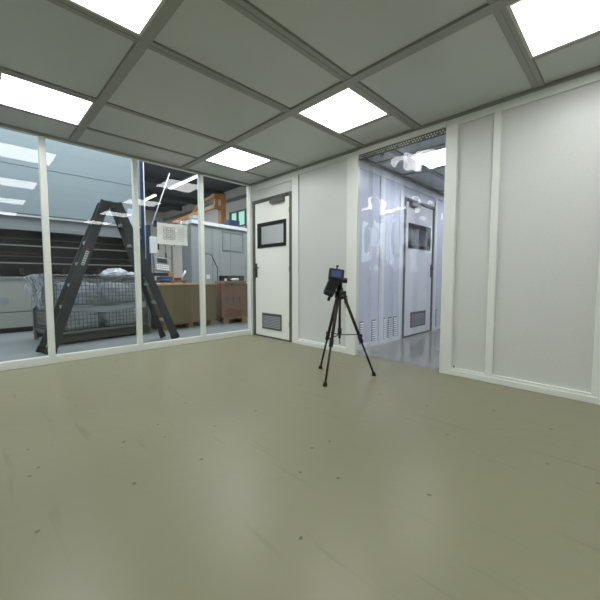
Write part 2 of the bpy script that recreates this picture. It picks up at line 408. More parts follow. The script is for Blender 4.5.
# door in wall x=0: looking from -x side, image right = -y  -> local x = -y
make_door(1, 'white door with black framed window, louvred vent and steel frame beside the glass wall', (0, -.05, 0), -PI/2, .9)
make_door(2, 'white door with steel frame and vent seen through the strip curtain', (1.42, -1.905, 0), 0, 1.04, hinge_right=False, dm=M['room2post'])

# ---- room behind the curtain
m = MB(); m.box(.07, 1.42, -1.9, -1.83, 0, H); m.box(2.46, 6.2, -1.9, -1.83, 0, H); m.box(1.42, 2.46, -1.9, -1.83, 2.13, H)
struct(m.build('wall_front', M['room2']), 'cool white panel wall seen through the strip curtain', 'wall')
struct(MB().box(6.2, 6.27, YB_, -1.83, 0, H).build('wall_far', M['room2']), 'white end wall of the room behind the curtain', 'wall')
for a, b, nm in [(.735, .85, 'second post of the wall behind the curtain'), (1.27, 1.36, 'post left of the door behind the curtain'), (2.465, 2.56, 'post right of the door behind the curtain'), (3.3, 3.4, 'farthest post of the wall behind the curtain')]:
    struct(MB().box(a, b, -1.92, -1.9, 0, H, bev=.003).build('trim_%d' % n, M['room2post']), 'cool white '+nm, 'post'); n += 1
m = MB()
for a, b in [(.12, .735), (.85, 1.27), (2.56, 3.3), (3.4, 6.2)]: m.box(a, b, -1.915, -1.9, 2.28, 2.4); m.box(a, b, -1.918, -1.9, 0, .06)
m.box(1.36, 2.465, -1.915, -1.9, 2.28, 2.4)
struct(m.build('trim_%d' % n, M['room2post']), 'white rails along top and bottom of the wall behind the curtain', 'rail'); n += 1
m = MB(); m.box(.1, 6.2, -1.955, -1.935, H-.03, H); struct(m.build('trim_%d' % n, M['beamedge']), 'dark ceiling edge profile in the room behind the curtain', 'ceiling profile'); n += 1
for y0, y1, nm in [(-2.35, -2.28, 'first'), (-3.03, -2.95, 'second'), (-3.81, -3.73, 'third')]:
    struct(MB().box(.1, 6.2, y0, y1, H-.014, H).build('trim_%d' % n, M['beam']), 'grey %s long ceiling bar behind the curtain' % nm, 'ceiling profile'); n += 1
for x0, nm in [(.55, 'first'), (1.25, 'second'), (2.5, 'third'), (3.2, 'fourth')]:
    struct(MB().box(x0, x0+.07, YB_, -1.955, H-.016, H).build('trim_%d' % n, M['beam']), 'grey %s cross ceiling bar behind the curtain' % nm, 'ceiling profile'); n += 1
g2 = 'light panels behind the curtain'
light(.67, 1.22, -2.93, -2.37, 'square ceiling light seen through the top of the strip curtain', g2, M['light2'])
light(2.6, 3.17, -2.93, -2.37, 'ceiling light farther back behind the strip curtain', g2, M['light2'])
light(.64, 1.22, -4.37, -3.82, 'ceiling light behind the curtain hidden by the right wall', g2, M['light2'])
light(2.6, 3.17, -4.37, -3.82, 'ceiling light deep in the room behind the right wall', g2, M['light2'])
# slotted vents low on that wall
def slots(xc, w, label, z0=.075, nrow=9, dz=.031):
    t = thing('wall_vent', label, 'vent', (xc, -1.9, 0), 0, 'columns of vent slots low on the wall behind the curtain')
    MB().box(-w/2-.002, w/2+.002, -.004, -.0005, z0-.012, z0+nrow*dz+.004).build('vent_plate', M['machgrey'], t)
    s = MB()
    for i in range(nrow):
        z = z0+i*dz
        s.beam((-w/2, -.01, z+.008), (w/2, -.01, z+.008), .004, .02, up=Vector((0, -.7, -1)))
    s.build('louvres', M['room2post'], t)
for x, w, nm in [(.34, .07, 'vent slots nearest the left curtain edge on the cool white wall'), (.63, .09, 'vent slots just left of the second post of the cool white wall'), (.9, .06, 'vent slots just right of the second post of the cool white wall'),
                 (1.05, .09, 'vent slots midway between second post and the far door'), (1.2, .09, 'vent slots just left of the far door post'), (2.66, .08, 'vent slots right of the far door'), (2.9, .08, 'vent slots farthest right of the far door')]:
    slots(x, w, nm)

# vestibule behind the doors
struct(MB().box(.07, 3.3, -.04, .0, 0, H).build('wall_vestibule', M['panel']), 'white wall seen through the small window of the white door', 'wall')
struct(MB().box(3.3, 3.36, -1.83, .0, 0, H).build('wall_vestibule', M['panel']), 'white end wall of the vestibule behind the doors', 'wall')
struct(MB().box(.07, 3.36, -1.83, .0, H, H+.05).build('ceiling', M['ceil']), 'ceiling of the vestibule behind the doors', 'ceiling')
light(.5, 1.07, -1.2, -.63, 'added ceiling light brightening the vestibule behind the white door', g2, M['light'])  # added lamp so the door pane looks onto a bright wall
light(2.2, 2.77, -1.2, -.63, 'added ceiling light brightening the vestibule behind the far door', g2, M['light'])  # added lamp, brightens the space behind the far door pane

# ---- strip curtain
sc = thing('strip_curtain', 'clear plastic strip curtain hanging from a perforated bar in the opening', 'curtain', (.018, -2.565, 0))
rail = MB(); rail.box(-.012, -.006, -.49, .49, 2.265, 2.326); rail.box(-.012, .015, -.49, .49, 2.32, 2.326)
rail.build('rail', M['pvcbar'], sc)
hs = MB()
for i in range(34):
    y = -.475+i*.0285
    hs.box(-.0135, -.012, y-.008, y+.006, 2.279, 2.292); hs.box(-.0135, -.012, y+.006, y+.020, 2.300, 2.313)
hs.build('rail_slots', M['sticker'], sc)
for i in range(7):
    y = -.42+i*.14
    MB().box(-.018, -.0135, y-.012, y+.012, 2.27, 2.30).build('clamp', M['steel'], sc)
for i in range(7):
    yc = -.42+i*.14; off = .004 if i % 2 else .016
    ph = random.uniform(0, 6); am = random.uniform(.004, .009)
    def fn(u, v, yc=yc, off=off, ph=ph, am=am):
        y = yc+(u-.5)*.19; z = .015+v*2.262
        k = (1-v)**.6
        x = .01+off+am*k*math.sin(z*2.3+ph)+.0035*math.cos((u-.5)*PI*1.0)+.006*k*math.sin(z*.9+ph*2)*(u-.5)
        return (x, max(-.49, min(.49, y)), z)
    MB().grid(fn, 6, 40).build('strip', M['pvc'], sc)
tag(MB().tube([(-.016, -3.2, .078), (-.016, -3.2, .09), (-.03, -3.205, .094)], .006).build('cable_stub', M['black']), 'tiny black cable stub at the foot of the wall right of the strip curtain', 'cable')

# ================================================================== TRIPOD
tx, ty = -.80, -2.452
tp = thing('tripod', 'dark bronze tripod standing on the green floor before the curtain', 'tripod', (tx, ty, 0))
cz = .775
feet = [(-.728-tx, -2.152-ty), (-1.109-tx, -2.544-ty), (-.55-tx, -2.669-ty)]
for fx, fy in feet:
    d = Vector((fx, fy, 0)).normalized()
    a = Vector((d.x*.03, d.y*.03, cz)); b = Vector((fx, fy, .012)); mid = a.lerp(b, .56)
    lg = MB(); lg.tube([a, mid], .0145); 
    leg = lg.build('leg', M['copper'], tp)
    MB().tube([mid, a.lerp(b, .985)], .010).build('lower_leg', M['black'], leg)
    MB().tube([a.lerp(b, .52), a.lerp(b, .60)], .02).box(mid.x-.012, mid.x+.012, mid.y-.012, mid.y+.012, mid.z-.0, mid.z+.05).build('leg_lock', M['black'], leg)
    ft = MB(); ft.tube([a.lerp(b, .965), b], .011, r2=.019); ft.tube([(fx, fy, 0), (fx, fy, .014)], .02); ft.build('rubber_foot', M['rubber'], leg)
    bz = a.lerp(b, .5)
    MB().tube([(0, 0, bz.z-.0), bz], .0045).build('brace', M['copper'], leg)
cr_ = MB(); cr_.tube([(0, 0, .735), (0, 0, .83)], .042, r2=.03); cr_.ball((0, 0, .75), .05, .05, .03)
for fx, fy in feet:
    d = Vector((fx, fy, 0)).normalized(); cr_.box(-.02, .02, -.02, .02, .735, .80, mtx=Matrix.Translation((d.x*.03, d.y*.03, 0)))
cr_.build('crown', M['black'], tp)
MB().tube([(0, 0, .36), (0, 0, .74)], .0125).build('centre_column', M['copper'], tp)
lc = MB().tube([(0, 0, .40), (0, 0, .455)], .02); lc.build('column_lock', M['black'], tp)
MB().tube([(0, 0, .37), (0, 0, .33), (.012, 0, .318), (0, 0, .306), (-.01, 0, .318)], .004).build('column_hook', M['black'], tp)
hd = MB(); hd.tube([(0, 0, .83), (0, 0, .89)], .022); hd.box(-.035, .035, -.03, .03, .885, .925, bev=.006)
hd.tube([(.01, -.01, .9), (.045, -.045, .895)], .024); hd.build('pan_head', M['black'], tp)
MB().tube([(-.01, 0, .87), (-.06, .05, .79), (-.08, .065, .73)], .009).tube([(-.065, .053, .78), (-.085, .069, .71)], .014).build('pan_handle', M['black'], tp)
MB().tube([(.045, -.045, .76), (.05, -.05, .70), (.04, -.04, .64), (.03, -.03, .7), (.045, -.045, .76)], .004).build('strap', M['black'], tp)

# measuring device: local x = image right, y = away from viewer
dv = thing('measuring_instrument', 'black handheld measuring instrument with small blue screen mounted on the tripod', 'instrument', (tx-.028, ty+.028, .92), R(-44.7))
rot = Matrix.Translation((0, -.05, 0)) @ Matrix.Rotation(R(26), 4, 'Y') @ Matrix.Rotation(R(-18), 4, 'X')
b_ = MB(); b_.box(-.075, .065, -.05, -.0, -.03, .075, bev=.012, mtx=Matrix.Translation((0.0, -.03, .0)) @ Matrix.Rotation(R(8), 4, 'Y') @ Matrix.Rotation(R(-18), 4, 'X'))
b_.build('body', M['black'], dv)
sm = Matrix.Translation((0.0, -.03, .0)) @ Matrix.Rotation(R(8), 4, 'Y') @ Matrix.Rotation(R(-18), 4, 'X')
MB().box(-.05, .035, -.0525, -.0505, -.008, .05, mtx=sm).build('screen', M['screen'], dv)
gp = MB(); gp.box(-.06, .04, -.075, -.01, -.165, .01, bev=.018, mtx=Matrix.Translation((.0, 0, -.005)) @ Matrix.Rotation(R(24), 4, 'Y')); gp.box(-.055, .035, -.085, -.02, -.175, -.13, bev=.014, mtx=Matrix.Translation((.0, 0, -.005)) @ Matrix.Rotation(R(24), 4, 'Y'))
gp.build('grip', M['black'], dv)
MB().tube([(.0, -.05, .07), (.008, -.05, .105)], .007).tube([(.008, -.05, .1), (.01, -.05, .115)], .011).build('sensor_tip', M['black'], dv)
MB().tube([(.02, -.035, -.02), (.03, -.0, -.012)], .018).box(.0, .05, -.03, .0, -.03, .02).build('mount', M['black'], dv)

# ================================================================== WORKSHOP HALL
HC = 4.78
m = MB(); m.box(-9.2, 5.1, 15.3, 15.4, 0, HC)
struct(m.build('wall_hall_back', M['hallwall']), 'pale far wall of the workshop', 'wall')
struct(MB().box(-9.3, -9.2, -1.9, 15.4, 0, HC).build('wall_hall_left', M['hallwall']), 'pale workshop wall left of the frame', 'wall')
m = MB()   # side wall with a window band
m.box(5.0, 5.1, -1.83, 15.3, 0, 3.12); m.box(5.0, 5.1, -1.83, 15.3, 3.8, HC)
for y0, y1 in ((-1.83, 4.6), (8.35, 15.3)): m.box(5.0, 5.1, y0, y1, 3.12, 3.8)
struct(m.build('wall_hall_right', M['hallwall']), 'pale workshop side wall with a high window', 'wall')
w8 = MB()
for y in (4.6, 5.25, 5.9, 6.5, 7.15, 7.75, 8.29): w8.box(4.97, 5.06, y, y+.06, 3.12, 3.8)
w8.box(4.97, 5.06, 4.6, 8.35, 3.12, 3.17); w8.box(4.97, 5.06, 4.6, 8.35, 3.75, 3.8); w8.beam((5.0, 6.5, 3.8), (5.0, 7.15, 3.15), .03, .03)
ww = w8.build('window_8', M['steel_dk']); struct(ww, 'high workshop window with green daylight behind it', 'window')
MB().box(5.07, 5.075, 4.6, 8.35, 3.12, 3.8).build('pane', M['green'], ww)
hc = MB(); hc.box(-9.2, 5.1, .04, 15.4, HC, HC+.1); hc.box(.1, 5.1, -1.83, .04, HC, HC+.1)
struct(hc.build('ceiling', M['hallceil']), 'dark workshop ceiling with ribs', 'ceiling')
struct(MB().box(-9.2, .07, -.0, .04, 2.46, HC).build('wall_upper', M['hallwall']), 'wall above the clean room facing the workshop', 'wall')
for i, y in enumerate((2.2, 4.4, 6.6, 8.8, 11.0, 13.0)):
    struct(MB().box(-9.2, 5.0, y, y+.16, HC-.22, HC).build('trim_%d' % n, M['hallceil']), 'dark roof rib %s from the glass wall' % ['first', 'second', 'third', 'fourth', 'fifth', 'sixth'][i], 'beam'); n += 1
struct(MB().box(4.85, 5.0, .1, 15.2, 4.25, 4.35).build('trim_%d' % n, M['machgrey']), 'grey pipe duct high on the workshop side wall', 'duct'); n += 1

def hlamp(x, y0, y1, label):
    t = thing('tube_lamp', label, 'lamp', (x, (y0+y1)/2, HC-.25), 0, 'long tube lamps under the dark workshop ceiling'); L = (y1-y0)/2
    MB().box(-.065, .065, -L, L, .02, .07, bev=.01).build('housing', M['white'], t)
    MB().box(-.055, .055, -L+.02, L-.02, -.02, .02, bev=.012).build('tube', M['halllamp'], t)
    for s in (-1, 1): MB().tube([(0, s*L*.7, .07), (0, s*L*.7, .25)], .006, seg=6).build('hanger', M['steel'], t)
hlamp(2.62, 6.6, 9.0, 'nearer long tube lamp under the dark ceiling above the hanging paper')
hlamp(2.62, 10.5, 12.0, 'farther tube lamp under the dark ceiling left of the nearer one')
for x in (-1.6, -5.6):
    for y in (1.6, 6.8): hlamp(x, y, y+2.4, 'tube lamp out of view, %s bay, %s row' % ('middle' if x > -3 else 'left', 'front' if y < 3 else 'rear'))

# ---- big machine
mc = thing('press_machine', 'large blue-grey machine with dark slot and warm grey drawers behind the ladder', 'machine', (-3.6, 2.9, 0))
x1 = 2.93; x0 = -3.0; zt = 3.9
m = MB(); m.box(x0, x1, 0, .9, 1.99, zt, bev=.02); m.box(x0, x1, -.012, 0, 2.0, 2.775, bev=.004); m.box(x0, x1, -.012, 0, 2.785, zt-.03, bev=.004)
m.build('upper_panel', M['mach'], mc)
MB().box(x0, x1, .01, .9, 1.955, 1.99).build('bottom_edge', M['white'], mc)
m = MB(); m.box(x0, x1, .05, .85, 1.80, 1.955, bev=.01); m.box(x0, x1, .0, .06, 1.72, 1.80, bev=.008); m.build('clamp_beam', M['machgrey'], mc)
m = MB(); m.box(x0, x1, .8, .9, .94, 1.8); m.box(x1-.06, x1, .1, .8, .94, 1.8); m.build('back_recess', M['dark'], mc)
for k, (z, y) in enumerate(((1.62, .4), (1.475, .1), (1.31, .4), (1.175, .1))):
    MB().box(x0, x1-.07, y, y+.03, z-.01, z+.01).build('shelf', M['strip'] if k % 2 else M['recshelf'], mc)
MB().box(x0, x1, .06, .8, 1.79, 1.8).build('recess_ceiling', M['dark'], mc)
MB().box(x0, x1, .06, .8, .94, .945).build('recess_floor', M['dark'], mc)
for i in range(9): MB().box(x0+.3+i*.62, x0+.34+i*.62, .6, .79, .98, 1.1).build('tooling', M['steel_dk'], mc)
MB().box(.3, 1.3, .5, .52, 1.36, 1.38).build('red_strip', M['maroon'], mc)
MB().box(x0, x1, -.02, .9, .90, .94, bev=.006).build('table_edge', M['machgrey'], mc)
for k, (a, b) in enumerate(((.09, .345), (.357, .895))):
    MB().box(x0, x1, 0, .85, a, b, bev=.006).build('drawer_front', M['machlow'], mc)
MB().box(x0, x1-.02, .08, .85, 0, .09).build('plinth', M['dark'], mc)
MB().box(.3, .8, -.006, 0, .50, .60).build('name_plate', M['mach'], mc)
m = MB(); m.box(x1, x1+.06, -.03, .9, 0, 4.0, bev=.008); m.build('side_post', M['blue'], mc)
MB().box(x1+.06, x1+.085, -.02, .88, 1.7, 4.0).build('side_strip', M['white'], mc)
MB().box(x1-.26, x1-.045, -.02, -.013, 2.0, 2.32).build('notice_sheet', M['lilac'], mc)
# control stand beside it
cs = thing('control_stand', 'navy control column with white monitor and tilted grey keypad by the machine', 'control panel', (-.58, 2.66, 0))
m = MB(); m.box(-.075, .0, -.03, .06, .0, 2.0, bev=.01); m.box(-.16, .2, -.16, .16, 0, .05, bev=.01); m.build('column', M['blue'], cs)
MB().box(-.045, .09, -.14, -.05, 1.42, 1.76, bev=.012).build('monitor', M['white'], cs)
MB().box(.1, .13, -.12, -.04, 1.5, 1.72, bev=.01).build('bracket', M['black'], cs)
kp = MB().box(0, .30, -.03, .02, -.15, .16, bev=.01, mtx=Matrix.Translation((-.01, -.2, 1.2)) @ Matrix.Rotation(R(-25), 4, 'X') @ Matrix.Rotation(R(6), 4, 'Y')).build('keypad', M['strip'], cs)
km = Matrix.Translation((-.01, -.2, 1.2)) @ Matrix.Rotation(R(-25), 4, 'X') @ Matrix.Rotation(R(6), 4, 'Y')
MB().box(.05, .25, -.034, -.0305, .03, .13, mtx=km).build('display', M['black'], kp)
bt = MB()
for i in range(6):
    for j in range(3): bt.box(.03+i*.042, .06+i*.042, -.036, -.0305, -.125+j*.045, -.10+j*.045, mtx=km)
bt.build('keys', M['white'], kp)
MB().box(.0, .3, -.14, .03, .96, 1.03, bev=.01).build('tray', M['blue'], cs)

# leaning white pole
tag(MB().tube([(-.60, 2.5, 1.99), (-.215, 2.5, 3.08)], .011).build('pole', M['white']), 'thin white leaning pole above the monitor beside the machine', 'pole')
# hanging drawing sheet
ps = thing('drawing_sheet', 'large white sheet with technical drawings hanging above the long carton', 'poster', (-.18, 2.5, 1.84))
MB().grid(lambda u, v: (-.32+.64*u, .012*math.sin(u*5)+.01*math.sin(v*4), -.22+.43*v), 12, 8).build('sheet', M['paper'], ps)
dr = MB()
def rect(x, z, w, h, t=.006):
    y = -.016
    for a, b, c_, d_ in ((x, x+w, z, z+t), (x, x+w, z+h-t, z+h), (x, x+t, z, z+h), (x+w-t, x+w, z, z+h)): dr.box(a, b, y-.004, y-.001, c_, d_, M['ink'])
for i in range(3):
    for j in range(2): rect(-.2+i*.085, -.12+j*.14, .065, .11); dr.box(-.19+i*.085, -.15+i*.085, -.02, -.017, -.08+j*.14, -.07+j*.14, M['ink'])
for i in range(9): dr.box(.1, .24, -.02, -.017, -.14+i*.036, -.135+i*.036, M['inklt'])
dr.build('print', None, ps)
for x in (-.3, .3): MB().tube([(x, 0, .21), (x, .02, .5)], .002, seg=5).build('hanging_cord', M['steel_dk'], ps)
tag(MB().box(-.54, -.47, 2.58, 2.62, 1.97, 2.10, bev=.008).build('switch_box', M['blue']), 'small navy box left of the hanging drawing sheet', 'box')

# workbench behind with small goods
wb = thing('workbench', 'cluttered workbench behind the long carton', 'workbench', (.1, 3.2, 0))
MB().box(-.6, .2, -.3, .4, .82, .87, bev=.005).build('tabletop', M['wood'], wb)
for x in (-.55, .15):
    for y in (-.25, .35): MB().box(x-.025, x+.025, y-.025, y+.025, 0, .82).build('leg', M['steel_dk'], wb)
m = MB(); m.box(-.3, .18, .36, .40, 1.38, 1.41); m.box(-.3, -.27, .36, .4, .87, 1.7); m.box(.15, .18, .36, .4, .87, 1.7); m.build('back_frame', M['machgrey'], wb)
tag(MB().box(-.16, .07, 3.05, 3.3, .87, 1.05, bev=.004).build('carton', M['cardlt']), 'small tan carton on the workbench under the hanging sheet', 'box')
tag(MB().box(-.34, -.02, 2.92, 3.03, .87, .95, bev=.01).build('storage_bin', M['blue2']), 'bright blue shallow bin on the workbench', 'bin')
tag(MB().box(.09, .2, 2.95, 3.1, .87, .93, bev=.01).build('storage_bin', M['red']), 'small red bin on the workbench beside the tan carton', 'bin')
tag(MB().tube([(.22, 3.0, .885), (.33, 3.02, 1.09)], .024).build('reflection_tube', M['white']), 'white tube standing in for a slanted reflection at the right end of the workbench', 'reflection')  # a slanted white reflection built as a solid tube
tag(MB().tube([(-.05, 3.25, 1.05), (-.05, 3.25, 1.2)], .03).tube([(-.05, 3.25, 1.2), (-.05, 3.25, 1.26)], .012).build('bottle', M['steel_dk']), 'dark bottle standing on the tan carton', 'bottle')
tag(MB().tube([(.10, 3.55, 1.7), (.10, 3.55, 1.5)], .006, seg=6).tube([(.10, 3.55, 1.52), (.11, 3.55, 1.4), (.14, 3.55, 1.37)], .022, seg=8).tube([(.10, 3.55, 1.7), (.05, 3.56, 1.705)], .006).build('hand_tool', M['black']), 'black tool hanging below the drawing sheet', 'tool')

# ---- ladder
ld = thing('step_ladder', 'dark grey double-sided stepladder standing behind the glass before the machine', 'ladder', (-1.88, .55, 0))
def rail_(side, near):
    bx = (-.72 if near else -.785) if side < 0 else (.79 if near else .70)
    by = -.125 if near else .122
    tx_ = (-.075 if side < 0 else .06); ty_ = -.115 if near else .115
    return Vector((bx, by, .03)), Vector((tx_, ty_, 1.90))
for side in (-1, 1):
    for near in (True, False):
        a, b = rail_(side, near)
        m = MB(); m.beam(a, b, .105 if near else .07, .03, up=Vector((0, 1, 0)), bev=.004)
        q = m.build('stile', M['ladder'], ld)
        d = (b-a).normalized()
        MB().beam(a-d*.012, a+d*.06, .112 if near else .08, .042, up=Vector((0, 1, 0))).build('foot', M['rubber'], q)
        if side < 0 and near:
            y = (a.y+b.y)/2
            stk = MB(); L = (b-a)
            for k0, k1, mm in ((.665, .673, M['red']), (.56, .655, M['sticker'])):
                p, q2 = a+L*k0, a+L*k1; stk.beam(p+Vector((0, -.017, 0)), q2+Vector((0, -.017, 0)), .035, .002, up=Vector((0, 1, 0)), m=mm)
            for i in range(6):
                p = a+L*(.565+i*.015); stk.beam(p+Vector((0, -.0185, 0)), p+L*.006+Vector((0, -.0185, 0)), .024, .001, up=Vector((0, 1, 0)), m=M['ink'])
            stk.build('sticker', None, ld)
    a, b = rail_(side, True); c_, d_ = rail_(side, False)
    for i in range(6):
        k = (i+1)/7.0
        p, q = a.lerp(b, k), c_.lerp(d_, k)
        w = .08
        MB().box(-w/2, w/2, 0, (q-p).length-.03, -.02, .018, bev=.003, mtx=Matrix.Translation(p+Vector((0, .015, 0)))).build('step', M['step'], ld)
m = MB(); m.box(-.10, .0, -.135, .135, 1.87, 1.905, bev=.006); m.box(.0, .085, -.135, .135, 1.865, 1.9, bev=.006); m.build('top_cap', M['ladder'], ld)
for y in (-.135, .135): MB().tube([(.0, y-.005, 1.85), (.0, y+.005, 1.85)], .03).build('hinge', M['steel_dk'], ld)
MB().tube([(-.4, .14, .95), (0, .145, .9), (.4, .14, .93)], .006).build('spreader_strap', M['black'], ld)

# ---- wire mesh cage container
cg = thing('mesh_container', 'galvanised wire mesh pallet cage full of plastic wrapped goods behind the ladder', 'cage', (-1.86, 1.62, 0), R(8))
cw, cd, z0, z1 = .66, .4, .14, .92
for x in (-cw, cw):
    for y in (-cd, cd): MB().box(x-.025, x+.025, y-.025, y+.025, 0, z1+.03, bev=.004).build('corner_post', M['cage'], cg)
m = MB(); m.box(-cw, cw, -cd, cd, z0-.03, z0); 
for y in (-cd, 0, cd): m.box(-cw, cw, y-.04, y+.04, .03, z0-.03)
m.build('base', M['steel_dk'], cg)
def mesh_panel(a, b, z0, z1, nm, parent, lo=0):
    m = MB(); a = Vector(a); b = Vector(b); L = (b-a).length; k = max(2, int(L/.05)); nz = int((z1-z0)/.05)
    for i in range(k+1):
        p = a.lerp(b, i/k); m.box(p.x-.003, p.x+.003, p.y-.003, p.y+.003, z0, z1)
    for j in range(nz+1):
        z = z0+(z1-z0)*j/nz; m.beam((a.x, a.y, z), (b.x, b.y, z),   .006, .006, up=Vector((0, 0, 1)))
    o = m.build(nm, M['cage'], parent)
    f = MB()
    for z in (z0, z1): f.beam((a.x, a.y, z), (b.x, b.y, z), .03, .03, up=Vector((0, 0, 1)))
    f.build('rail', M['cage'], o)
mesh_panel((-cw, -cd, 0), (cw, -cd, 0), .16, .50, 'front_mesh', cg)
mesh_panel((-cw, -cd-.0, 0), (cw, -cd, 0), .54, .92, 'front_flap', cg)
mesh_panel((-cw, cd, 0), (cw, cd, 0), .16, .92, 'back_mesh', cg)
mesh_panel((-cw, -cd, 0), (-cw, cd, 0), .16, .92, 'side_mesh', cg)
mesh_panel((cw, -cd, 0), (cw, cd, 0), .16, .92, 'side_mesh', cg)
# contents
def lump(cx, cy, cz_, rx, ry, rz, name, mm, label, cat, sq=.55, amp=.2, grp=None):
    bm = bmesh.new(); bmesh.ops.create_icosphere(bm, subdivisions=4, radius=1)
    for v in bm.verts:
        c = v.co.copy(); f = max(abs(c.x), abs(c.y), abs(c.z)); c = c.lerp(c/f, sq)
        nn = noise.noise(c*2.1+Vector((cx*5, cy*3, cz_)))*amp+noise.noise(c*6+Vector((cy*5, 1, cx)))*amp*.45
        c *= (1+nn*.6); v.co = Vector((c.x*rx, c.y*ry, c.z*rz))
    for f in bm.faces: f.smooth = True
    me = bpy.data.meshes.new(name); bm.to_mesh(me); bm.free(); me.materials.append(mm)
    o = bpy.data.objects.new(name, me); C.objects.link(o); o.location = (cx, cy, cz_); o.rotation_euler.z = R(8)
    return tag(o, label, cat, grp)
gp_ = 'plastic wrapped bundles in the wire cage'
lump(-2.14, 1.56, .33, .275, .31, .18, 'wrapped_bundle', M['filling'], 'grey bundle low in the left half of the wire cage', 'bundle', grp=gp_)
lump(-1.56, 1.65, .33, .275, .31, .18, 'wrapped_bundle', M['filling'], 'grey bundle low in the right half of the wire cage', 'bundle', grp=gp_)
lump(-2.14, 1.56, .71, .275, .31, .17, 'wrapped_bundle', M['filmw'], 'milky plastic bundle in the upper left of the wire cage', 'bundle', grp=gp_)
lump(-1.56, 1.65, .70, .275, .31, .17, 'wrapped_bundle', M['filmw'], 'milky plastic bundle in the upper right of the wire cage', 'bundle', grp=gp_)
lump(-1.55, 1.6, .985, .19, .16, .09, 'plastic_bag', M['filmw'], 'crumpled clear plastic bag heaped on the right top of the wire cage', 'bag', sq=.1, amp=.6)
lump(-1.33, 1.52, .965, .10, .1, .05, 'plastic_bag', M['filmw'], 'small crumpled plastic bag at the right rim of the wire cage', 'bag', sq=.1, amp=.6)
tag(MB().box(-1.52, -1.36, 1.78, 1.94, .9, 1.01, bev=.02).build('plastic_case', M['red']), 'red case behind the plastic bag on the wire cage', 'case')
# film draped over the left end and top
def film(u, v):
    # u across depth, v: from hanging low on the left side up over the rim and along the top
    s = v*1.9
    if s < .45: x = -.72-.05*math.sin(s*9+u*4); z = .5+s
    elif s < .6: k = (s-.45)/.15; x = -.72+.12*k; z = .95+.02*math.sin(k*PI)
    else: x = -.60+(s-.6)*.9; z = .955
    y = -.42+u*.8
    w = noise.noise(Vector((x*7, y*7, z*7)))
    if s < .45: x += w*.045-.02
    z += abs(w)*.035 if s >= .45 else w*.06*(1-s/.45)
    return (x, y, z)
fo = MB().grid(film, 30, 70).build('plastic_film', M['film']); fo.location = (-1.86, 1.62, 0); fo.rotation_euler.z = R(8)
tag(fo, 'clear crumpled plastic film draped over the top and left end of the wire cage', 'plastic film')
def film2(u, v):
    x = -.6+u*1.2; z = .52-.09*v+.02*math.sin(u*9); y = -.435-.02*noise.noise(Vector((x*8, z*12, 1)))
    return (x, y, z)
fo = MB().grid(film2, 50, 8).build('plastic_film', M['film']); fo.location = (-1.86, 1.62, 0); fo.rotation_euler.z = R(8)
tag(fo, 'strip of clear plastic film across the middle of the wire cage front', 'plastic film')

# ---- pallets and cartons
def pallet(label, loc, rz, w, d, h=.1):
    t = thing('pallet', label, 'pallet', loc, rz, 'wooden pallets under the cartons')
    m = MB(); k = 5
    for i in range(k):
        y = -d/2+i*(d-.09)/(k-1); m.box(-w/2, w/2, y, y+.09, h-.02, h)
    m.build('deck_boards', M['wood'], t)
    for x in (-w/2+.05, 0, w/2-.05):
        m = MB()
        for y in (-d/2+.05, 0, d/2-.05): m.box(x-.05, x+.05, y-.05, y+.05, .015, h-.02)
        m.box(x-.05, x+.05, -d/2, d/2, 0, .015); m.build('bearer', M['wood'], t)
    return t
r1 = R(8)
pallet('wooden pallet under the long brown carton', (-.39, 1.82, 0), r1, 1.1, .75)
b1 = thing('carton', 'long brown carton with pale loose lid on a pallet behind the ladder foot', 'box', (-.39, 1.82, .1), r1)
MB().box(-.58, .58, -.4, .4, 0, .69, bev=.006).build('body', M['card'], b1)
m = MB(); m.box(-.6, .59, -.42, .41, .69, .715, bev=.004); m.beam((-.5, -.3, .722), (.55, -.34, .722), .14, .012, up=Vector((0, 0, 1))); m.build('lid', M['cardlt'], b1)
MB().box(-.58, .58, -.401, -.4005, .3, .303).build('seam', M['card2'], b1)
tag(MB().tube([(-.88, 1.5, .868), (-.7, 1.46, .868)], .03).tube([(-.70, 1.46, .85), (-.67, 1.5, .86), (-.72, 1.55, .86)], .012).build('hand_tool', M['black']), 'black power tool lying on the left end of the long carton', 'tool')
r2 = R(-18)
pallet('wooden pallet under the reddish carton beside the door', (.88, 1.66, 0), r2, .85, .8, .12)
b2 = thing('carton', 'reddish brown square carton with handling marks on a pallet by the white door', 'box', (.88, 1.66, .12), r2)
MB().box(-.47, .47, -.4, .4, 0, .67, bev=.006).build('body', M['card2'], b2)
mk = MB()
for i in range(2):
    y = .16-i*.16; x = -.4715
    mk.box(x-.001, x, y-.008, y+.008, .28, .36); mk.box(x-.001, x, y-.03, y+.03, .27, .282)
    mk.quad([(x-.001, y-.032, .36), (x-.001, y+.032, .36), (x-.001, y, .42)])
for i in range(3):
    x = -.36+i*.13; y = -.4015
    mk.box(x-.008, x+.008, y-.001, y, .3, .38); mk.box(x-.03, x+.03, y-.001, y, .29, .302); mk.quad([(x-.035, y-.001, .38), (x+.035, y-.001, .38), (x, y-.001, .43)])
mk.build('handling_marks', M['ink'], b2)
MB().box(-.49, .48, -.42, .41, .67, .69, bev=.004).build('lid', M['card'], b2)
tag(MB().box(-.22, .28, -.2, .2, 0, .045, bev=.004).build('flat_carton', M['card'], None, (.56, 1.52, .812)), 'flat brown carton lying on top of the reddish carton', 'box')
ct = thing('crate', 'black slotted crate on the flat carton beside the door', 'crate', (.72, 1.68, .86), R(8))
m = MB(); m.box(-.22, .22, -.14, .14, 0, .01)
for s in (-1, 1): m.box(-.22, .22, s*.14-.006, s*.14+.006, 0, .11); m.box(s*.22-.006, s*.22+.006, -.14, .14, 0, .11)
m.build('body', M['black'], ct)
m = MB()
for i in range(7): m.box(-.19+i*.06, -.16+i*.06, -.149, -.1465, .03, .085)
m.build('slots', M['steel_dk'], ct)
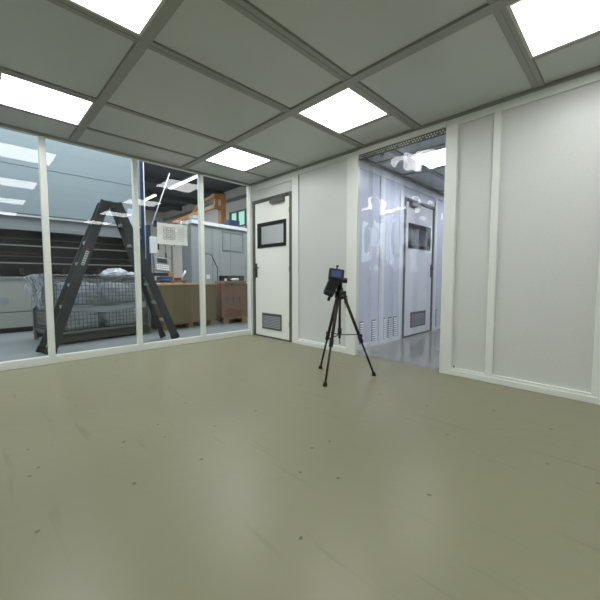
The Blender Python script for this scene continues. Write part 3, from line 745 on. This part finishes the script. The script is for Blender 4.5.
lump(.62, 1.41, .892, .09, .05, .025, 'plastic_bag', M['white'], 'small white plastic bag in front of the black crate', 'bag', sq=.1, amp=.5)
tag(MB().box(.86, 1.16, 1.3, 1.48, .812, .83, bev=.004).build('paper_stack', M['paper']), 'white papers on the reddish carton by the door', 'papers')
tag(MB().tube([(.42, 1.44, .86), (.42, 1.44, .91)], .022).build('tape_roll', M['white']), 'small white tape roll left of the black crate', 'tape')
# trolley
tr = thing('platform_trolley', 'platform trolley with tall bent dark handle behind the cartons', 'trolley', (.64, 2.72, 0))
MB().box(-.3, .3, -.35, .35, .16, .2, bev=.01).build('platform', M['blue'], tr)
MB().tube([(-.16, -.32, .2), (-.17, -.32, 1.15), (-.24, -.3, 1.38), (-.22, -.3, 1.45), (-.02, -.3, 1.47), (.03, -.3, 1.44), (.17, -.32, 1.15), (.17, -.32, .2)], .011).build('handle', M['steel_dk'], tr)
for x in (-.22, .22):
    for y in (-.27, .27): MB().tube([(x-.02, y, .06), (x+.02, y, .06)], .06, seg=16).box(x-.03, x+.03, y-.02, y+.02, .06, .16).build('wheel', M['rubber'], tr)

# ---- grey booth
bo = thing('grey_cabin', 'grey clad cabin with pale cornice and framed hatch behind the cartons', 'cabin', (1.22, 4.5, 0), R(7))
m = MB(); m.box(0, 3.45, 0, .45, 0, 2.46); m.build('body', M['booth'], bo)
MB().box(-.02, 3.5, -.08, .47, 2.46, 2.56, bev=.01).build('cornice', M['white'], bo)
m = MB()
for x in (.0, .72, 1.42, 2.2, 2.9): m.box(x, x+.035, -.015, 0, 0, 2.46)
m.build('battens', M['boothtrim'], bo)
hx0, hx1, hz0, hz1 = 1.10, 1.95, 1.78, 2.38
fr_ = MB(); t_ = .035
fr_.box(hx0, hx1, -.03, -.0, hz0, hz0+t_); fr_.box(hx0, hx1, -.03, 0, hz1-t_, hz1); fr_.box(hx0, hx0+t_, -.03, 0, hz0, hz1); fr_.box(hx1-t_, hx1, -.03, 0, hz0, hz1)
fr_.build('hatch_frame', M['boothtrim'], bo)
MB().box(.5, .62, -.005, 0, .9, 1.02).build('socket', M['white'], bo)
lump(1.5, 4.74, 2.66, .2, .14, .09, 'plastic_bag', M['filmw'], 'crumpled plastic sheet lying on the left end of the grey cabin roof', 'bag', sq=.1, amp=.7)
tag(MB().box(2.65, 3.05, 4.75, 5.05, 2.56, 2.78, bev=.02).build('tool_case', M['blue']), 'navy case on the roof of the grey cabin', 'case')
tag(MB().box(3.55, 3.95, 4.86, 5.16, 2.56, 2.86, bev=.02).build('tool_case', M['blue']), 'navy case on the cabin roof right of the orange column', 'case')

# ---- orange jib crane
jc = thing('jib_crane', 'orange column crane with long horizontal arm behind the grey cabin', 'crane', (3.78, 7.0, 0))
MB().box(-.11, .11, -.11, .11, 0, 4.15, bev=.01).box(-.25, .25, -.25, .25, 0, .04).build('column', M['orange'], jc)
dv_ = Vector((math.cos(R(84)), math.sin(R(84)), 0))
p0 = Vector((-.18, .0, 0))
m = MB(); a = Vector((-.3, -.1, 4.05)); 
m.beam(a, a+dv_*1.6, .12, .10, up=Vector((0, 0, 1))); a2 = Vector((-.3, -.1, 3.66)); m.beam(a2, a2+dv_*6.6, .12, .15, up=Vector((0, 0, 1)))
m.beam(a2+dv_*.05, a+dv_*.05, .12, .12); m.beam(a2+dv_*2.6, a+dv_*1.55, .09, .09)
m.box(-.4, .1, -.12, .12, 3.95, 4.1); m.box(-.4, .1, -.12, .12, 3.56, 3.68)
m.build('arm', M['orange'], jc)
q = Vector((-.3, -.1, 3.5))+dv_*4.9
m = MB(); m.box(q.x-.12, q.x+.12, q.y-.12, q.y+.12, 3.25, 3.55, bev=.02); m.build('hoist', M['orange'], jc)
MB().tube([(q.x, q.y, 3.25), (q.x, q.y, 2.5)], .02, seg=6).build('chain', M['steel_dk'], jc)

# ================================================================== LIGHTING
w = bpy.data.worlds.new('world'); bpy.context.scene.world = w; w.use_nodes = True
w.node_tree.nodes['Background'].inputs[0].default_value = (.75, .85, 1, 1); w.node_tree.nodes['Background'].inputs[1].default_value = .3
def area(name, loc, sx, sy, power, col, rot=(0, 0, 0)):
    l = bpy.data.lights.new(name, 'AREA'); l.shape = 'RECTANGLE'; l.size = sx; l.size_y = sy; l.energy = power; l.color = col
    o = bpy.data.objects.new(name, l); C.objects.link(o); o.location = loc; o.rotation_euler = rot; return o
HP = 1.0
area('hall_daylight', (-9.0, 5.0, 2.8), 2.6, 7, 230*HP, (.85, .93, 1), (0, R(-80), 0))
area('hall_fill', (-3.0, 1.5, 4.4), 6, 1.6, 240*HP, (.9, .95, 1))  # added fill over the ladder and cage; the ceiling has no opening
area('hall_fill', (2.2, 2.6, 4.4), 4, 1.8, 190*HP, (.92, .96, 1))  # added fill for the cartons and cabin front, no fixture here
area('hall_fill', (0, 10.5, 4.4), 6, 3, 330*HP, (.9, .95, 1))  # added fill to lift the far wall, no fixture here

# ================================================================== CAMERA
cam = bpy.data.cameras.new('camera'); co = bpy.data.objects.new('camera', cam); C.objects.link(co)
cam.sensor_width = 36; cam.lens = 329.4/600*36; cam.clip_start = .05
yaw, pit, rol = R(45.3), R(-3.785), R(-.027)
F = Vector((math.cos(yaw)*math.cos(pit), math.sin(yaw)*math.cos(pit), math.sin(pit)))
co.location = (-3.2, -4.353, .918)
q = F.to_track_quat('-Z', 'Y'); co.rotation_euler = (q.to_matrix().to_4x4() @ Matrix.Rotation(-rol, 4, 'Z')).to_euler()
S = bpy.context.scene; S.camera = co
S.view_settings.view_transform = 'Standard'; S.view_settings.look = 'None'; S.view_settings.exposure = 0; S.view_settings.gamma = 1
S.cycles.use_denoising = True; S.cycles.max_bounces = 10; S.cycles.diffuse_bounces = 5; S.cycles.transparent_max_bounces = 24
S.cycles.sample_clamp_indirect = 6
